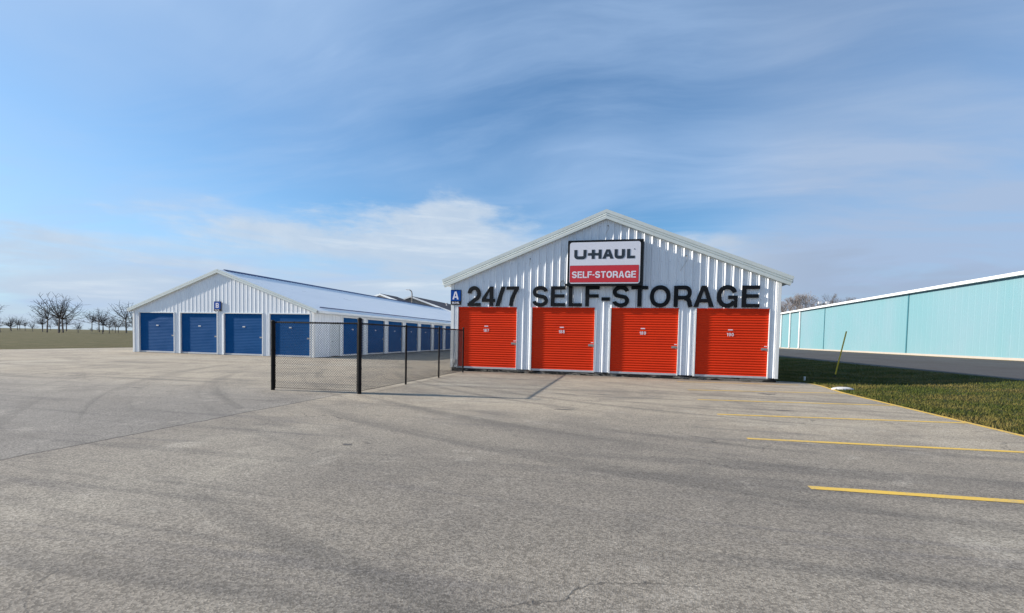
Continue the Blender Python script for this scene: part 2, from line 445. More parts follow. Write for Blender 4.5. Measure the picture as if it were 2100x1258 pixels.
def glyph(ch, W, t, tv=None):
    """strokes as (points, thickness) and plain polygons in a box W x 1"""
    h = t/2; tv = tv or t*0.85; q = tv/2
    st = []; pg = []
    rect = lambda x0, x1, y0, y1: pg.append([(x0, y0), (x1, y0), (x1, y1), (x0, y1)])
    if ch in 'EF':
        rect(0, t, 0, 1); rect(t, W, 1-tv, 1); rect(t, W*0.94, 0.5-q+.02, 0.5+q+.02)
        if ch == 'E': rect(t, W, 0, tv)
    elif ch == 'L': rect(0, t, 0, 1); rect(t, W, 0, tv)
    elif ch == 'T': rect(0, W, 1-tv, 1); rect(W/2-h, W/2+h, 0, 1-tv)
    elif ch == 'H': rect(0, t, 0, 1); rect(W-t, W, 0, 1); rect(t, W-t, 0.5-q, 0.5+q)
    elif ch == '-': rect(0, W, 0, 1)
    elif ch == '/': pg.append([(0, 0), (t*1.1, 0), (W, 1), (W-t*1.1, 1)])
    elif ch == 'O' or ch == '0': st.append((arc(W/2, .5, W/2-h, .5-q, 0, 360, 48, 2.15), t))
    elif ch == 'S':
        ry = (1-tv)/4
        up_ = arc(W/2, 1-q-ry, (W/2-h)*.96, ry, 8, 235, 22, 2.1)
        lo_ = arc(W/2, q+ry, W/2-h, ry*1.02, 55, -172, 22, 2.1)
        st.append((up_+lo_, t*0.96))
    elif ch == '2':
        ry = .30; cy = 1-q-ry
        a_ = arc(W/2, cy, W/2-h, ry, 176, -38, 24, 2.1)
        st.append((a_+[(t*.62, tv*.75)], t)); rect(0.0, W, 0, tv)
    elif ch == '4':
        sx = W*.60; rect(sx, sx+t, 0, 1); rect(0, sx, .21, .21+tv); rect(sx+t, W, .21, .21+tv)
        pg.append([(0, .21+tv), (t*1.08, .21+tv), (sx, .80), (sx, 1)])
    elif ch == '7':
        rect(0, W, 1-tv, 1)
        st.append(([(W-t*.55, 1-tv*.8), (W*.66, .66), (W*.46, .36), (W*.36, 0)], t))
    elif ch == '1': rect(W*.55, W*.55+t, 0, 1); pg.append([(W*.1, .68), (W*.55, .68), (W*.55, 1), (W*.1, .84)])
    elif ch == '8':
        st.append((arc(W/2, .27, W/2-h, .27-q+.01, 0, 360, 30, 2.1), t)); st.append((arc(W/2, .755, (W/2-h)*.88, .245-q+.01, 0, 360, 30, 2.1), t))
    elif ch == '6':
        st.append((arc(W/2, .31, W/2-h, .31-q, 0, 360, 30, 2.1), t)); st.append((arc(W*.5, .5, W/2-h, .5-q, 35, 190, 20, 2.1), t))
    elif ch == '9':
        st.append((arc(W/2, .69, W/2-h, .31-q, 0, 360, 30, 2.1), t)); st.append((arc(W*.5, .5, W/2-h, .5-q, 10, -145, 20, 2.1), t))
    elif ch == 'G':
        st.append((arc(W/2, .5, W/2-h, .5-q, 24, 328, 40, 2.15), t))
        rect(W*.55, W, .54-tv, .54); rect(W-t*.72, W, 0, .54-tv)
    elif ch == 'R' or ch == 'B' or ch == 'D' or ch == 'P':
        rect(0, t, 0, 1)
        if ch == 'D':
            st.append(([(t, 1-q)]+arc(W*.45, .5, W*.55-h, .5-q, 90, -90, 22, 2.2)+[(t, q)], tv))
        else:
            mid = .44
            ry = (1-q-mid-0)/2
            st.append(([(t, 1-q)]+arc(W*.58, 1-q-ry, W*.40-h, ry, 90, -90, 18, 2.2)+[(t, mid)], (t+tv)/2))
            if ch == 'R':
                st.append(([(W*.60, mid-.01), (W*.78, mid-.08), (W*.86, mid-.20), (W*.88, .12), (W*.93, 0)], t))
            if ch == 'B':
                ry = (mid-q)/2; st.append(([(t, mid)]+arc(W*.6, q+ry, W*.40-h, ry, 90, -90, 18, 2.2)+[(t, q)], (t+tv)/2))
    elif ch == 'A':
        hw = t*.58
        pg.append([(0, 0), (t*1.08, 0), (W/2, .80), (W/2, 1), (W/2-hw, 1)])
        pg.append([(W, 0), (W/2+hw, 1), (W/2, 1), (W/2, .80), (W-t*1.08, 0)])
        pg.append([(W*.26, .22), (W*.74, .22), (W*.68, .22+tv), (W*.32, .22+tv)])
    elif ch == 'U':
        rr = min(W/2-h, .28)
        st.append(([(h, 1)]+arc(h+rr, q+rr, rr, rr, 180, 270, 8, 2.6)+arc(W-h-rr, q+rr, rr, rr, 270, 360, 8, 2.6)+[(W-h, 1)], t))
    elif ch == '.': rect(0, W, 0, t)
    return st, pg


def ribbon(pts, t):
    P = [Vector((a, b)) for a, b in pts]
    P2 = [P[0]]
    for p in P[1:]:
        if (p-P2[-1]).length > 1e-4: P2.append(p)
    P = P2; closed = (P[0]-P[-1]).length < 1e-3
    if closed: P = P[:-1]
    n = len(P); L, Rr = [], []
    for i in range(n):
        a = P[(i-1) % n] if (closed or i > 0) else None; b = P[(i+1) % n] if (closed or i < n-1) else None
        d0 = (P[i]-a).normalized() if a is not None else None; d1 = (b-P[i]).normalized() if b is not None else None
        if d0 is None: d0 = d1
        if d1 is None: d1 = d0
        n0 = Vector((-d0.y, d0.x)); n1 = Vector((-d1.y, d1.x)); mt = (n0+n1).normalized()
        k = t/2/max(.5, mt.dot(n0))
        L.append(P[i]+mt*k); Rr.append(P[i]-mt*k)
    return L, Rr, closed


def letter(bm, ch, x0, W, z0, H, y, depth, t, tv=None, f=None):
    """ch drawn in the xz plane at y (front), body reaching back by depth"""
    f = f or (lambda a, d, b: Vector((x0+a, y+d, z0+b)))
    st, pg = glyph(ch, W/H, t/H, tv/H if tv else None)
    k = 0
    for P in pg:
        off = k*0.0012; k += 1
        prism(bm, [(a*H, b*H) for a, b in P], lambda a, b: f(a, off, b), lambda a, b: f(a, depth, b))
    for pts, tt in st:
        off = k*0.0012; k += 1
        pts = [(a*H, b*H) for a, b in pts]
        L, Rr, cl = ribbon(pts, tt*H)
        fl = [bm.verts.new(f(p.x, off, p.y)) for p in L]; fr = [bm.verts.new(f(p.x, off, p.y)) for p in Rr]
        bl = [bm.verts.new(f(p.x, depth, p.y)) for p in L]; br = [bm.verts.new(f(p.x, depth, p.y)) for p in Rr]
        n = len(L); rng = range(n if cl else n-1)
        for i in rng:
            j = (i+1) % n
            bm.faces.new((fl[i], fl[j], fr[j], fr[i])); bm.faces.new((bl[i], bl[j], fl[j], fl[i]))
            bm.faces.new((fr[i], fr[j], br[j], br[i])); bm.faces.new((br[i], br[j], bl[j], bl[i]))
        if not cl:
            bm.faces.new((fl[0], fr[0], br[0], bl[0])); bm.faces.new((fl[-1], bl[-1], br[-1], fr[-1]))
    bmesh.ops.recalc_face_normals(bm, faces=bm.faces)


def text(bm, s, x0, x1, z0, H, y, depth, t, rel=None, gap=0.16, f=None):
    """fit a word between x0 and x1"""
    wd = {'-': .38, 'L': .82, 'F': .86, 'E': .9, 'T': .95, 'A': 1.08, 'O': 1.1, 'G': 1.07, '1': .55, '.': .3, ' ': .4}
    ws = [wd.get(c, 1.0) for c in s]
    tot = sum(ws)+gap*(len(s)-1); k = (x1-x0)/tot; x = x0
    for c, w_ in zip(s, ws):
        if c == '-':
            zc = z0+H*.36; hh = t*.85
            prism(bm, [(x, zc), (x+w_*k, zc), (x+w_*k, zc+hh), (x, zc+hh)], lambda a, b: Vector((a, y, b)), lambda a, b: Vector((a, y+depth, b)))
        elif c != ' ':
            letter(bm, c, x, w_*k, z0, H, y, depth, t)
        x += (w_+gap)*k


GZ = -0.20


def ground_z(x):
    t_ = min(1, max(0, (x-16)/13)); return GZ+.8*t_*t_*(3-2*t_)


# ------------------------------------------------------------------ ground
def sheet(name, m_, x_of, ys, dz, nx=14):
    """grid following the land; x_of(y) -> (x0, x1)"""
    bm = bmesh.new(); rows = []
    for y in ys:
        x0, x1 = x_of(y)
        rows.append([bm.verts.new((x0+(x1-x0)*i/nx, y, ground_z(x0+(x1-x0)*i/nx)+dz)) for i in range(nx+1)])
    for a, b in zip(rows, rows[1:]):
        for i in range(nx): bm.faces.new((a[i], a[i+1], b[i+1], b[i]))
    return struct(obj(name, bm, m_))


bm = bmesh.new()
xs = [-1500, -60, 0, 12, 16]+[16+i*0.5 for i in range(1, 27)]+[40, 1500]
rows = [[bm.verts.new((x, y, ground_z(x))) for x in xs] for y in (-60, 30, 90, 1800)]
for a, b in zip(rows, rows[1:]):
    for i in range(len(xs)-1): bm.faces.new((a[i], a[i+1], b[i+1], b[i]))
struct(obj('ground', bm, 'asphalt'))


def kerb_x(y):
    pts = [(-60, 13.75), (-3, 13.86), (-1.5, 14.05), (-.6, 14.14), (0.1, 14.12), (.55, 13.95), (.82, 13.55), (.95, 12.86), (200, 12.86)]
    for (a, xa), (b, xb) in zip(pts, pts[1:]):
        if a <= y <= b: return xa+(xb-xa)*(y-a)/(b-a)
    return 12.86


ly = [-60, -30, -12, -6, -3, -2.2, -1.5, -1, -.6, -.2, .1, .35, .55, .7, .82, .9, .95, 3, 8, 16, 30, 60, 90]
sheet('lawn', M['lawn'], lambda y: (kerb_x(y), 21.35+0.25*math.sin(y*.35)), ly, 0.012, 24)
sheet('road', M['road'], lambda y: (21.2, 28.9), [-60, 0, 40, 95], 0.006, 24)
sheet('road_edge_line', M['yline'], lambda y: (28.30, 28.50), [-60, 0, 40, 95], 0.012, 1)
sheet('field', M['field'], lambda y: (-1500, 1500), [95, 400, 1700], 0.02, 60)
bm = bmesh.new()
for q in [(-400, -34, -60, 95)]:
    v = [bm.verts.new((q[0], q[2], GZ+.008)), bm.verts.new((q[1], q[2], GZ+.008)), bm.verts.new((q[1], q[3], GZ+.008)), bm.verts.new((q[0], q[3], GZ+.008))]
    bm.faces.new(v)
struct(obj('verge', bm, 'field'))

# painted kerb line along the lawn
bm = bmesh.new(); prev = None
for i in range(61):
    y = 0.35-i*0.5 if i else 0.35
    x = kerb_x(y)
    cur = (bm.verts.new((x-.13, y, GZ+.004)), bm.verts.new((x-.01, y, GZ+.004)))
    if prev: bm.faces.new((cur[0], cur[1], prev[1], prev[0]))
    prev = cur
struct(obj('kerb_line', bm, 'yline'))

# dark patches and oil spots on the paving
rnd = random.Random(12)
M['stain'] = worn('oil_darkened_asphalt', (0.085, 0.08, 0.075), (0.13, 0.12, 0.11), 6, 0.85)
for (x, y, rx, ry) in [(11.22, -4.62, .24, .13), (5.55, -6.95, .34, .045), (6.5, -6.7, .38, .05), (5.85, -9.85, .24, .045), (3.4, -14.16, .07, .05), (3.62, -14.0, .05, .02), (10.6, -8.2, .2, .05), (-3.2, 1.0, .6, .14)]:
    bm = bmesh.new()
    vs = [bm.verts.new((x+rx*math.cos(2*PI*k/26)*rnd.uniform(.72, 1.15), y+ry*math.sin(2*PI*k/26)*rnd.uniform(.7, 1.2), GZ+.003)) for k in range(26)]
    bm.faces.new(vs)
    struct(obj('pavement_stain', bm, 'stain'))

# parking bay lines
for (x0, y0, x1, y1) in [(9.07, -1.27, 13.3, -.75), (9.06, -4.32, 13.72, -3.36), (8.98, -6.85, 13.7, -6.18), (9.0, -9.36, 13.7, -8.78), (8.98, -11.89, 13.7, -11.55), (8.98, -14.45, 13.7, -14.2), (8.98, -17.0, 13.7, -16.8)]:
    bm = bmesh.new(); n = 20; prev = None
    for i in range(n+1):
        x = x0+(x1-x0)*i/n; y = y0+(y1-y0)*i/n; wv = 0.058+0.004*math.sin(i*2.1+x0)
        cur = (bm.verts.new((x, y-wv, GZ+.004)), bm.verts.new((x, y+wv, GZ+.004)))
        if prev: bm.faces.new((prev[0], cur[0], cur[1], prev[1]))
        prev = cur
    struct(obj('parking_line', bm, 'yline'))

# ------------------------------------------------------------------ the gabled building with red doors
A = thing('storage_building', 'white ribbed metal storage building with gabled front and four red roll-up doors', 'building', 'storage buildings')
AXL, AXR, AXC, ALEN = -0.325, 12.815, 6.26, 46.0
SL = 0.397
ZR = 6.55


def rake_z(x): return ZR-SL*abs(x-AXC)


dw, gp = 2.6246, 0.6528
doorsA = [(i*(dw+gp), i*(dw+gp)+dw) for i in range(4)]
bm = bmesh.new()
ribbed(bm, AXL, AXR, 0.3055, 6.26, [(a, b, 2.6) for a, b in doorsA], -0.035, lambda x: rake_z(x)-.16, lambda s, d, z: Vector((s, -.012-d, z)), (AXC,))
obj('wall', bm, 'wall', A)
for xw, sg in ((AXL, -1), (AXR, 1)):
    bm = bmesh.new()
    ribbed(bm, 0, ALEN, 0.3055, 0.1, [], -0.035, lambda y: rake_z(AXL)-.1, lambda s, d, z: Vector((xw+sg*d, s, z)))
    obj('wall', bm, 'wall', A)
bm = bmesh.new()
prism(bm, [(AXL, -.03), (AXR, -.03), (AXR, rake_z(AXR)-.16), (AXC, rake_z(AXC)-.16), (AXL, rake_z(AXL)-.16)], lambda a, b: Vector((a, ALEN-.02, b)), lambda a, b: Vector((a, ALEN, b)))
obj('wall', bm, 'wall', A)
bm = bmesh.new(); box(bm, AXL+.03, AXR-.03, 0.004, ALEN-.1, GZ-.3, -.004)
bmesh.ops.subdivide_edges(bm, edges=bm.edges[:], cuts=1)
obj('foundation', bm, 'foundation', A)
bm = bmesh.new()
for zr_ in (.35, 1.15, 1.95, 2.95, 3.7, 4.45, 5.2, 5.9):
    k = -22
    while k < 23:
        x_ = 6.26+k*.3055+.075; k += 1
        if x_ < AXL+.1 or x_ > AXR-.1 or zr_ > rake_z(x_)-.45 or (zr_ < 2.6 and any(a-.06 < x_ < b+.03 for a, b in doorsA)): continue
        box(bm, x_-.008, x_+.008, -.024, -.010, zr_-.008, zr_+.008)
sc_ = obj('screws', bm, 'steel', A); sc_['kind'] = 'stuff'
# corner and door trims
bm = bmesh.new()
box(bm, AXL-.012, AXL+.13, -.062, -.014, -.05, rake_z(AXL+.13)-.17, .004)
obj('corner_trim', bm, 'trim', A)
bm = bmesh.new()
box(bm, AXR-.11, AXR+.012, -.062, -.014, -.05, rake_z(AXR-.1)-.17, .004)
obj('corner_trim', bm, 'trim', A)
nums = ['187', '188', '189', '190']
for i, (a, b) in enumerate(doorsA):
    d = bmesh.new()
    slats(d, a+.012, b-.012, 0.02, 2.575, 0.1, 0.026, lambda s, dd, z: Vector((s, .030-dd, z)))
    door = obj('door', d, 'red', A, True)
    bm = bmesh.new()
    box(bm, a-.055, a+.004, -.070, .05, -.06, 2.60, .005); obj('door_frame', bm, 'trim', A)
    bm = bmesh.new(); box(bm, b-.004, b+.02, -.050, .05, -.06, 2.60, .003)
    obj('door_frame', bm, 'trim', A)
    bm = bmesh.new(); box(bm, a+.006, b-.006, -.048, .02, 2.574, 2.612, .004); obj('door_head', bm, 'red', A)
    bm = bmesh.new(); box(bm, a+.008, b-.008, -.012, .05, -.062, 0.018, .004); obj('bottom_bar', bm, 'bar', door)
    cx = a+1.27
    bm = bmesh.new(); text(bm, nums[i], cx-.125, cx+.125, 1.54, .125, .0035, .006, .022, gap=.25); obj('unit_number', bm, 'signtext', door)
    bm = bmesh.new(); box(bm, cx-.085, cx+.085, .003, .008, 1.765, 1.805); obj('sticker', bm, 'signtext', door)
    lx = b-.13
    bm = bmesh.new(); box(bm, lx-.11, lx+.10, -.004, .022, 1.02, 1.11, .004); box(bm, lx-.02, lx+.085, -.022, -.003, 1.045, 1.085, .004)
    tube(bm, [(lx+.05, -.030, 1.045), (lx+.05, -.030, 1.0), (lx+.07, -.030, .985), (lx+.09, -.03, 1.0), (lx+.09, -.03, 1.045)], .006, 6)
    obj('latch', bm, 'steel', door)
    bm = bmesh.new(); box(bm, lx-.005, lx+.09, .003, .008, 1.16, 1.188); obj('sticker', bm, 'signtext', door)
# roof slopes (ribbed sheets with thickness) and stepped rake trim
def roof(parent, xc, zr, sl, x_tip, y0, y1, sgn, pitch=0.3055, m_='roof'):
    bm = bmesh.new()
    bs = breaks(y0, y1, pitch, y0+.2, ())
    prev = None
    for y in bs:
        d = rib_depth(y, pitch, y0+.2)*.6
        cur = (bm.verts.new((xc, y, zr+d)), bm.verts.new((x_tip, y, zr-sl*abs(x_tip-xc)+d)), bm.verts.new((x_tip, y, zr-sl*abs(x_tip-xc)-.04)), bm.verts.new((xc, y, zr-.04)))
        if prev:
            for k in range(3): bm.faces.new((prev[k], cur[k], cur[k+1], prev[k+1]))
        else: bm.faces.new(cur)
        prev = cur
    bm.faces.new(prev[::-1])
    bmesh.ops.recalc_face_normals(bm, faces=bm.faces)
    return obj('roof', bm, m_, parent)


def rake(parent, xc, zr, sl, x_tip, yf, bands, soffit_to, m_='rake', tipslope=.35):
    """stepped fascia following the gable; bands = [(top, bottom, how far it stands out)]"""
    sg = 1 if x_tip > xc else -1
    bm = bmesh.new()
    # bands is the outline of the folded metal: (stand-out, drop) from top to bottom
    ring_c, ring_t = [], []
    prof = list(bands)+[(-.05, bands[-1][1]), (-.05, bands[0][1])]
    for out, dz in prof:
        xt = x_tip-sg*tipslope*(-dz)
        ring_c.append(bm.verts.new((xc, yf-out, zr+dz)))
        ring_t.append(bm.verts.new((xt, yf-out, zr-sl*abs(xt-xc)+dz)))
    n = len(prof)
    for i in range(n): bm.faces.new((ring_c[i], ring_c[(i+1) % n], ring_t[(i+1) % n], ring_t[i]))
    bm.faces.new(ring_t)
    bmesh.ops.recalc_face_normals(bm, faces=bm.faces)
    o1 = obj('rake_trim', bm, m_, parent)
    bm = bmesh.new(); t1 = bands[-1][1]+.03
    xt = x_tip-sg*tipslope*(-t1)
    q = [(xc, zr+t1), (xt, zr-sl*abs(xt-xc)+t1), (xt, zr-sl*abs(xt-xc)+t1-.02), (xc, zr+t1-.02)]
    prism(bm, q, lambda a, b: Vector((a, yf+.052, b)), lambda a, b: Vector((a, soffit_to, b)))
    bmesh.ops.recalc_face_normals(bm, faces=bm.faces)
    obj('soffit', bm, m_, parent)
    return o1


XTL, XTR = -0.75, 13.22
for xt, sg in ((XTL, -1), (XTR, 1)):
    roof(A, AXC, ZR-.012, SL, xt, -.10, ALEN+.3, sg)
    rake(A, AXC, ZR+.02, SL, xt, -.125, [(.02, 0), (.02, -.135), (-.012, -.142), (.036, -.182), (.036, -.225), (.006, -.232), (.056, -.272), (.056, -.385)], -.014)
    # eave gutter running back
    bm = bmesh.new(); ze = ZR-SL*abs(xt-AXC)
    x0, x1 = (xt+.012, xt+.13) if sg < 0 else (xt-.13, xt-.012)
    box(bm, x0, x1, -.07, ALEN+.2, ze-.20, ze-.065, .004)
    obj('gutter', bm, 'trim', A)
bm = bmesh.new()
prism(bm, [(AXC-.22, ZR-.22*SL+.035), (AXC, ZR+.04), (AXC+.22, ZR-.22*SL+.035), (AXC+.22, ZR-.22*SL+.028), (AXC, ZR+.03), (AXC-.22, ZR-.22*SL+.028)], lambda a, b: Vector((a, .05, b)), lambda a, b: Vector((a, ALEN+.3, b)))
obj('ridge_cap', bm, 'trim', A)
rebase(A, (AXC, 0, GZ))

# ------------------------------------------------------------------ black lettering on the front
LT = [('2', 0.427, 1.016), ('4', 1.071, 1.661), ('/', 1.681, 2.113), ('7', 2.16, 2.698), ('S', 3.29, 3.953), ('E', 4.072, 4.679), ('L', 4.808, 5.366), ('F', 5.497, 6.071), ('-', 6.153, 6.492), ('S', 6.587, 7.254), ('T', 7.324, 7.98), ('O', 8.049, 8.84), ('R', 8.962, 9.648), ('A', 9.702, 10.456), ('G', 10.552, 11.293), ('E', 11.443, 12.074)]
T = thing('wall_lettering', 'large raised black letters reading 24/7 SELF-STORAGE above the red doors', 'lettering')
for ch, a, b in LT:
    bm = bmesh.new(); z0, H = 2.655, .83
    if ch == '-':
        box(bm, a, b, -.098, -.05, 2.89, 3.03)
    else:
        if ch in 'SOG2': z0 -= .008; H += .016
        letter(bm, ch, a, b-a, z0, H, -.098, .048, .160, .134)
    obj('letter', bm, 'black', T)
rebase(T, (AXC, 0, 2.65))

# ------------------------------------------------------------------ cabinet sign
T = thing('cabinet_sign', 'black framed box sign with white U-HAUL panel and red SELF-STORAGE band in the gable', 'sign')
sx0, sx1, sz0, sz1, sy = 4.775, 7.745, 3.475, 5.29, -.37
FR = .085
bm = bmesh.new(); box(bm, sx0, sx1, sy+.03, -.05, sz0, sz1, .006); obj('cabinet', bm, 'signblack', T)
bm = bmesh.new()
box(bm, sx0-.004, sx1+.004, sy-.012, sy+.028, sz1-FR, sz1+.004, .006); box(bm, sx0-.004, sx1+.004, sy-.012, sy+.028, sz0-.004, sz0+FR, .006)
box(bm, sx0-.004, sx0+FR, sy-.010, sy+.027, sz0+FR, sz1-FR, .004); box(bm, sx1-FR, sx1+.004, sy-.010, sy+.027, sz0+FR, sz1-FR, .004)
obj('frame', bm, 'signblack', T)


def rrect(x0, x1, z0, z1, r, n=6):
    P = []
    for cx_, cz_, a0 in ((x1-r, z1-r, 0), (x0+r, z1-r, 90), (x0+r, z0+r, 180), (x1-r, z0+r, 270)):
        for i in range(n+1):
            a = R(a0+90*i/n); P.append((cx_+r*math.cos(a), cz_+r*math.sin(a)))
    return P


def plate(name, P, y0, y1, m_, parent):
    bm = bmesh.new(); prism(bm, P, lambda a, b: Vector((a, y0, b)), lambda a, b: Vector((a, y1, b)))
    bmesh.ops.recalc_face_normals(bm, faces=bm.faces)
    return obj(name, bm, m_, parent)


bx0, bx1, bz0, bz1 = sx0+FR-.01, sx1-FR-.03, sz0+FR-.005, sz1-FR+.005
face = plate('panel', rrect(bx0, bx1, bz0, bz1, .10), sy-.016, sy+.02, 'signwhite', T)
Wd, Hd = bx1-bx0, bz1-bz0
rx0, rx1, rz0, rz1 = bx0+.022, bx1-.05, bz0+.05, bz0+Hd*.435
plate('band_border', rrect(rx0-.008, rx1+.008, rz0-.008, rz1+.008, .03), sy-.018, sy-.015, 'signdark', face)
band = plate('red_band', rrect(rx0, rx1, rz0, rz1, .025), sy-.021, sy-.017, 'signred', face)
bm = bmesh.new(); text(bm, 'SELF-STORAGE', rx0+.085, rx1-.10, rz0+.175, .265, sy-.0255, .005, .056, gap=.13); obj('band_lettering', bm, 'signtext', face)
# block word on the white part
bm = bmesh.new()
ux = lambda p: bx0+(p-465)/960*Wd
lz0 = bz0+Hd*.595; LH = .37
for ch, a, b in (('U', 527, 697), ('H', 768, 905), ('A', 915, 1068), ('U', 1078, 1218), ('L', 1245, 1352)):
    letter(bm, ch, ux(a), ux(b)-ux(a), lz0, LH, sy-.0225, .006, .125, .105)
zc = lz0+LH*.5
prism(bm, [(ux(716), zc-.052), (ux(770), zc-.052), (ux(770), zc+.052), (ux(716), zc+.052)], lambda a, b: Vector((a, sy-.0237, b)), lambda a, b: Vector((a, sy-.0165, b)))
prism(bm, [(ux(1345)+.022*math.cos(R(30*k)), lz0+LH*.98+.022*math.sin(R(30*k))) for k in range(12)], lambda a, b: Vector((a, sy-.0225, b)), lambda a, b: Vector((a, sy-.0165, b)))
bmesh.ops.recalc_face_normals(bm, faces=bm.faces)
obj('block_lettering', bm, 'signdark', face)
bm = bmesh.new()
box(bm, sx0-.12, sx0, -.20, -.05, sz0+.02, sz0+.10, .005)
obj('mounting_bracket', bm, 'signblack', T)
rebase(T, ((sx0+sx1)/2, -.05, sz0))
bm = bmesh.new()
tube(bm, [(4.64, -.15, 3.58), (4.63, -.13, 3.66), (4.57, -.10, 3.72), (4.50, -.08, 3.70), (4.465, -.07, 3.60), (4.47, -.06, 3.42), (4.50, -.055, 3.20)], .010, 6)
tag(obj('power_cable', bm, 'rubber', None, True), 'thin black cable looping out beside the lower left of the box sign', 'cable')

# building letter plates
T = thing('building_sign', 'blue plate reading A over black BLDG. strip at the corner beside 24/7', 'sign', 'building letter signs')
ax0, ax1, az0, az1 = -.345, .135, 2.70, 3.345
bm = bmesh.new(); box(bm, ax0, ax1, -.100, -.066, az0, az1, .006); obj('panel', bm, 'signblack', T)
bm = bmesh.new(); box(bm, ax0+.012, ax1-.022, -.104, -.099, az0+.165, az1-.018); obj('blue_field', bm, 'signblue', T)
bm = bmesh.new(); letter(bm, 'A', ax0+.085, .285, az0+.23, .345, -.108, .005, .068); obj('letter', bm, 'signtext', T)
bm = bmesh.new(); text(bm, 'BLDG.', ax0+.07, ax1-.075, az0+.045, .082, -.105, .006, .022); obj('caption', bm, 'signtext', T)
rebase(T, ((ax0+ax1)/2, -.066, az0))

# small fittings on the front
T = thing('junction_box', 'small white electrical box with black cable low on the left corner pier', 'electrical box')
bm = bmesh.new(); box(bm, -.235, -.085, -.13, -.05, .165, .325, .008); obj('enclosure', bm, 'whiteplastic', T)
bm = bmesh.new(); box(bm, -.225, -.095, -.137, -.129, .235, .315, .004); obj('cover', bm, 'whiteplastic', T)
bm = bmesh.new(); tube(bm, [(-.12, -.1, .17), (-.13, -.1, .08), (-.2, -.09, -.01), (-.255, -.07, -.09), (-.24, -.05, -.15), (-.17, -.04, -.19)], .011, 6); obj('cable', bm, 'rubber', T, True)
rebase(T, (-.16, -.05, GZ))
bm = bmesh.new(); tube(bm, [(-.27, -.05, GZ), (-.27, -.05, -.08)], .022, 8); tube(bm, [(-.27, -.05, -.08), (-.27, .0, -.04)], .022, 8)
tag(obj('conduit_stub', bm, 'steel'), 'short grey conduit pipe at the foot of the left corner', 'pipe')
for (x, z, pts, lab) in [
        (6.335, 5.93, [(0, 0), (.03, -.07), (.01, -.16), (-.05, -.26), (-.09, -.36)], 'thin pale wire dangling from a hole just under the gable peak'),
        (9.39, 4.66, [(0, 0), (.035, -.08), (.01, -.2), (-.09, -.38), (-.22, -.58)], 'thin pale wire dangling from a hole right of the box sign'),
        (3.15, 4.64, [(0, 0), (.01, -.08), (-.02, -.18), (-.04, -.3)], 'thin pale wire dangling from a hole left of the box sign')]:
    T = thing('loose_wire', lab, 'wire', 'loose wires on the gable')
    bm = bmesh.new(); tube(bm, [(x, -.05, z), (x, -.012, z)], .022, 8); obj('grommet', bm, 'rubber', T)
    bm = bmesh.new(); tube(bm, [(x+a, -.065, z+b) for a, b in pts], .006, 5); obj('wire', bm, 'wire', T, True)
    rebase(T, (x, -.012, z))

# ------------------------------------------------------------------ the building with blue doors
B = thing('storage_building', 'long white metal storage building with blue roll-up doors behind the chain-link fence', 'building', 'storage buildings')
BY, BXR, BXC, BXL = 6.30, -11.69, -18.72, -25.75
BSL, BZR, BLEN = .351, 5.36, 48.0
bz = lambda x: BZR-BSL*abs(x-BXC)
r_ = BXR-.25
frontB = []
for k in range(4): frontB.append((r_-2.914-k*3.46, r_-k*3.46))
bm = bmesh.new()
ribbed(bm, BXL, BXR, 0.3055, BXC, [(a, b, 2.52) for a, b in frontB], GZ+.02, lambda x: bz(x)-.14, lambda s, d, z: Vector((s, BY-.01-d*.45, z)), (BXC,))
obj('wall', bm, 'wall', B)
y_man = (8.01, 9.10)
sideB = [(9.46+k*3.2468, 9.46+k*3.2468+2.631) for k in range(12)]
bm = bmesh.new()
ribbed(bm, BY, BY+BLEN, 0.3055, BY+.15, [(a, b, 2.47) for a, b in sideB]+[(y_man[0], y_man[1], 2.02)], GZ+.02, lambda y: bz(BXR)-.05, lambda s, d, z: Vector((BXR+.004+d*.8, s, z)))
obj('wall', bm, 'wall', B)
bm = bmesh.new()
ribbed(bm, BY, BY+BLEN, 0.3055, BY+.15, [], GZ+.02, lambda y: bz(BXL)-.05, lambda s, d, z: Vector((BXL-d*.8, s, z)))
obj('wall', bm, 'wall', B)
bm = bmesh.new()
prism(bm, [(BXL, GZ), (BXR, GZ), (BXR, bz(BXR)-.16), (BXC, bz(BXC)-.16), (BXL, bz(BXL)-.16)], lambda a, b: Vector((a, BY+BLEN-.02, b)), lambda a, b: Vector((a, BY+BLEN, b)))
obj('wall', bm, 'wall', B)
bm = bmesh.new()
box(bm, BXR-.12, BXR+.035, BY-.045, BY+.12, GZ+.01, bz(BXR)-.16, .004); obj('corner_trim', bm, 'trim', B)
bm = bmesh.new(); box(bm, BXL-.03, BXL+.12, BY-.045, BY+.12, GZ+.01, bz(BXL)-.16, .004)
obj('corner_trim', bm, 'trim', B)


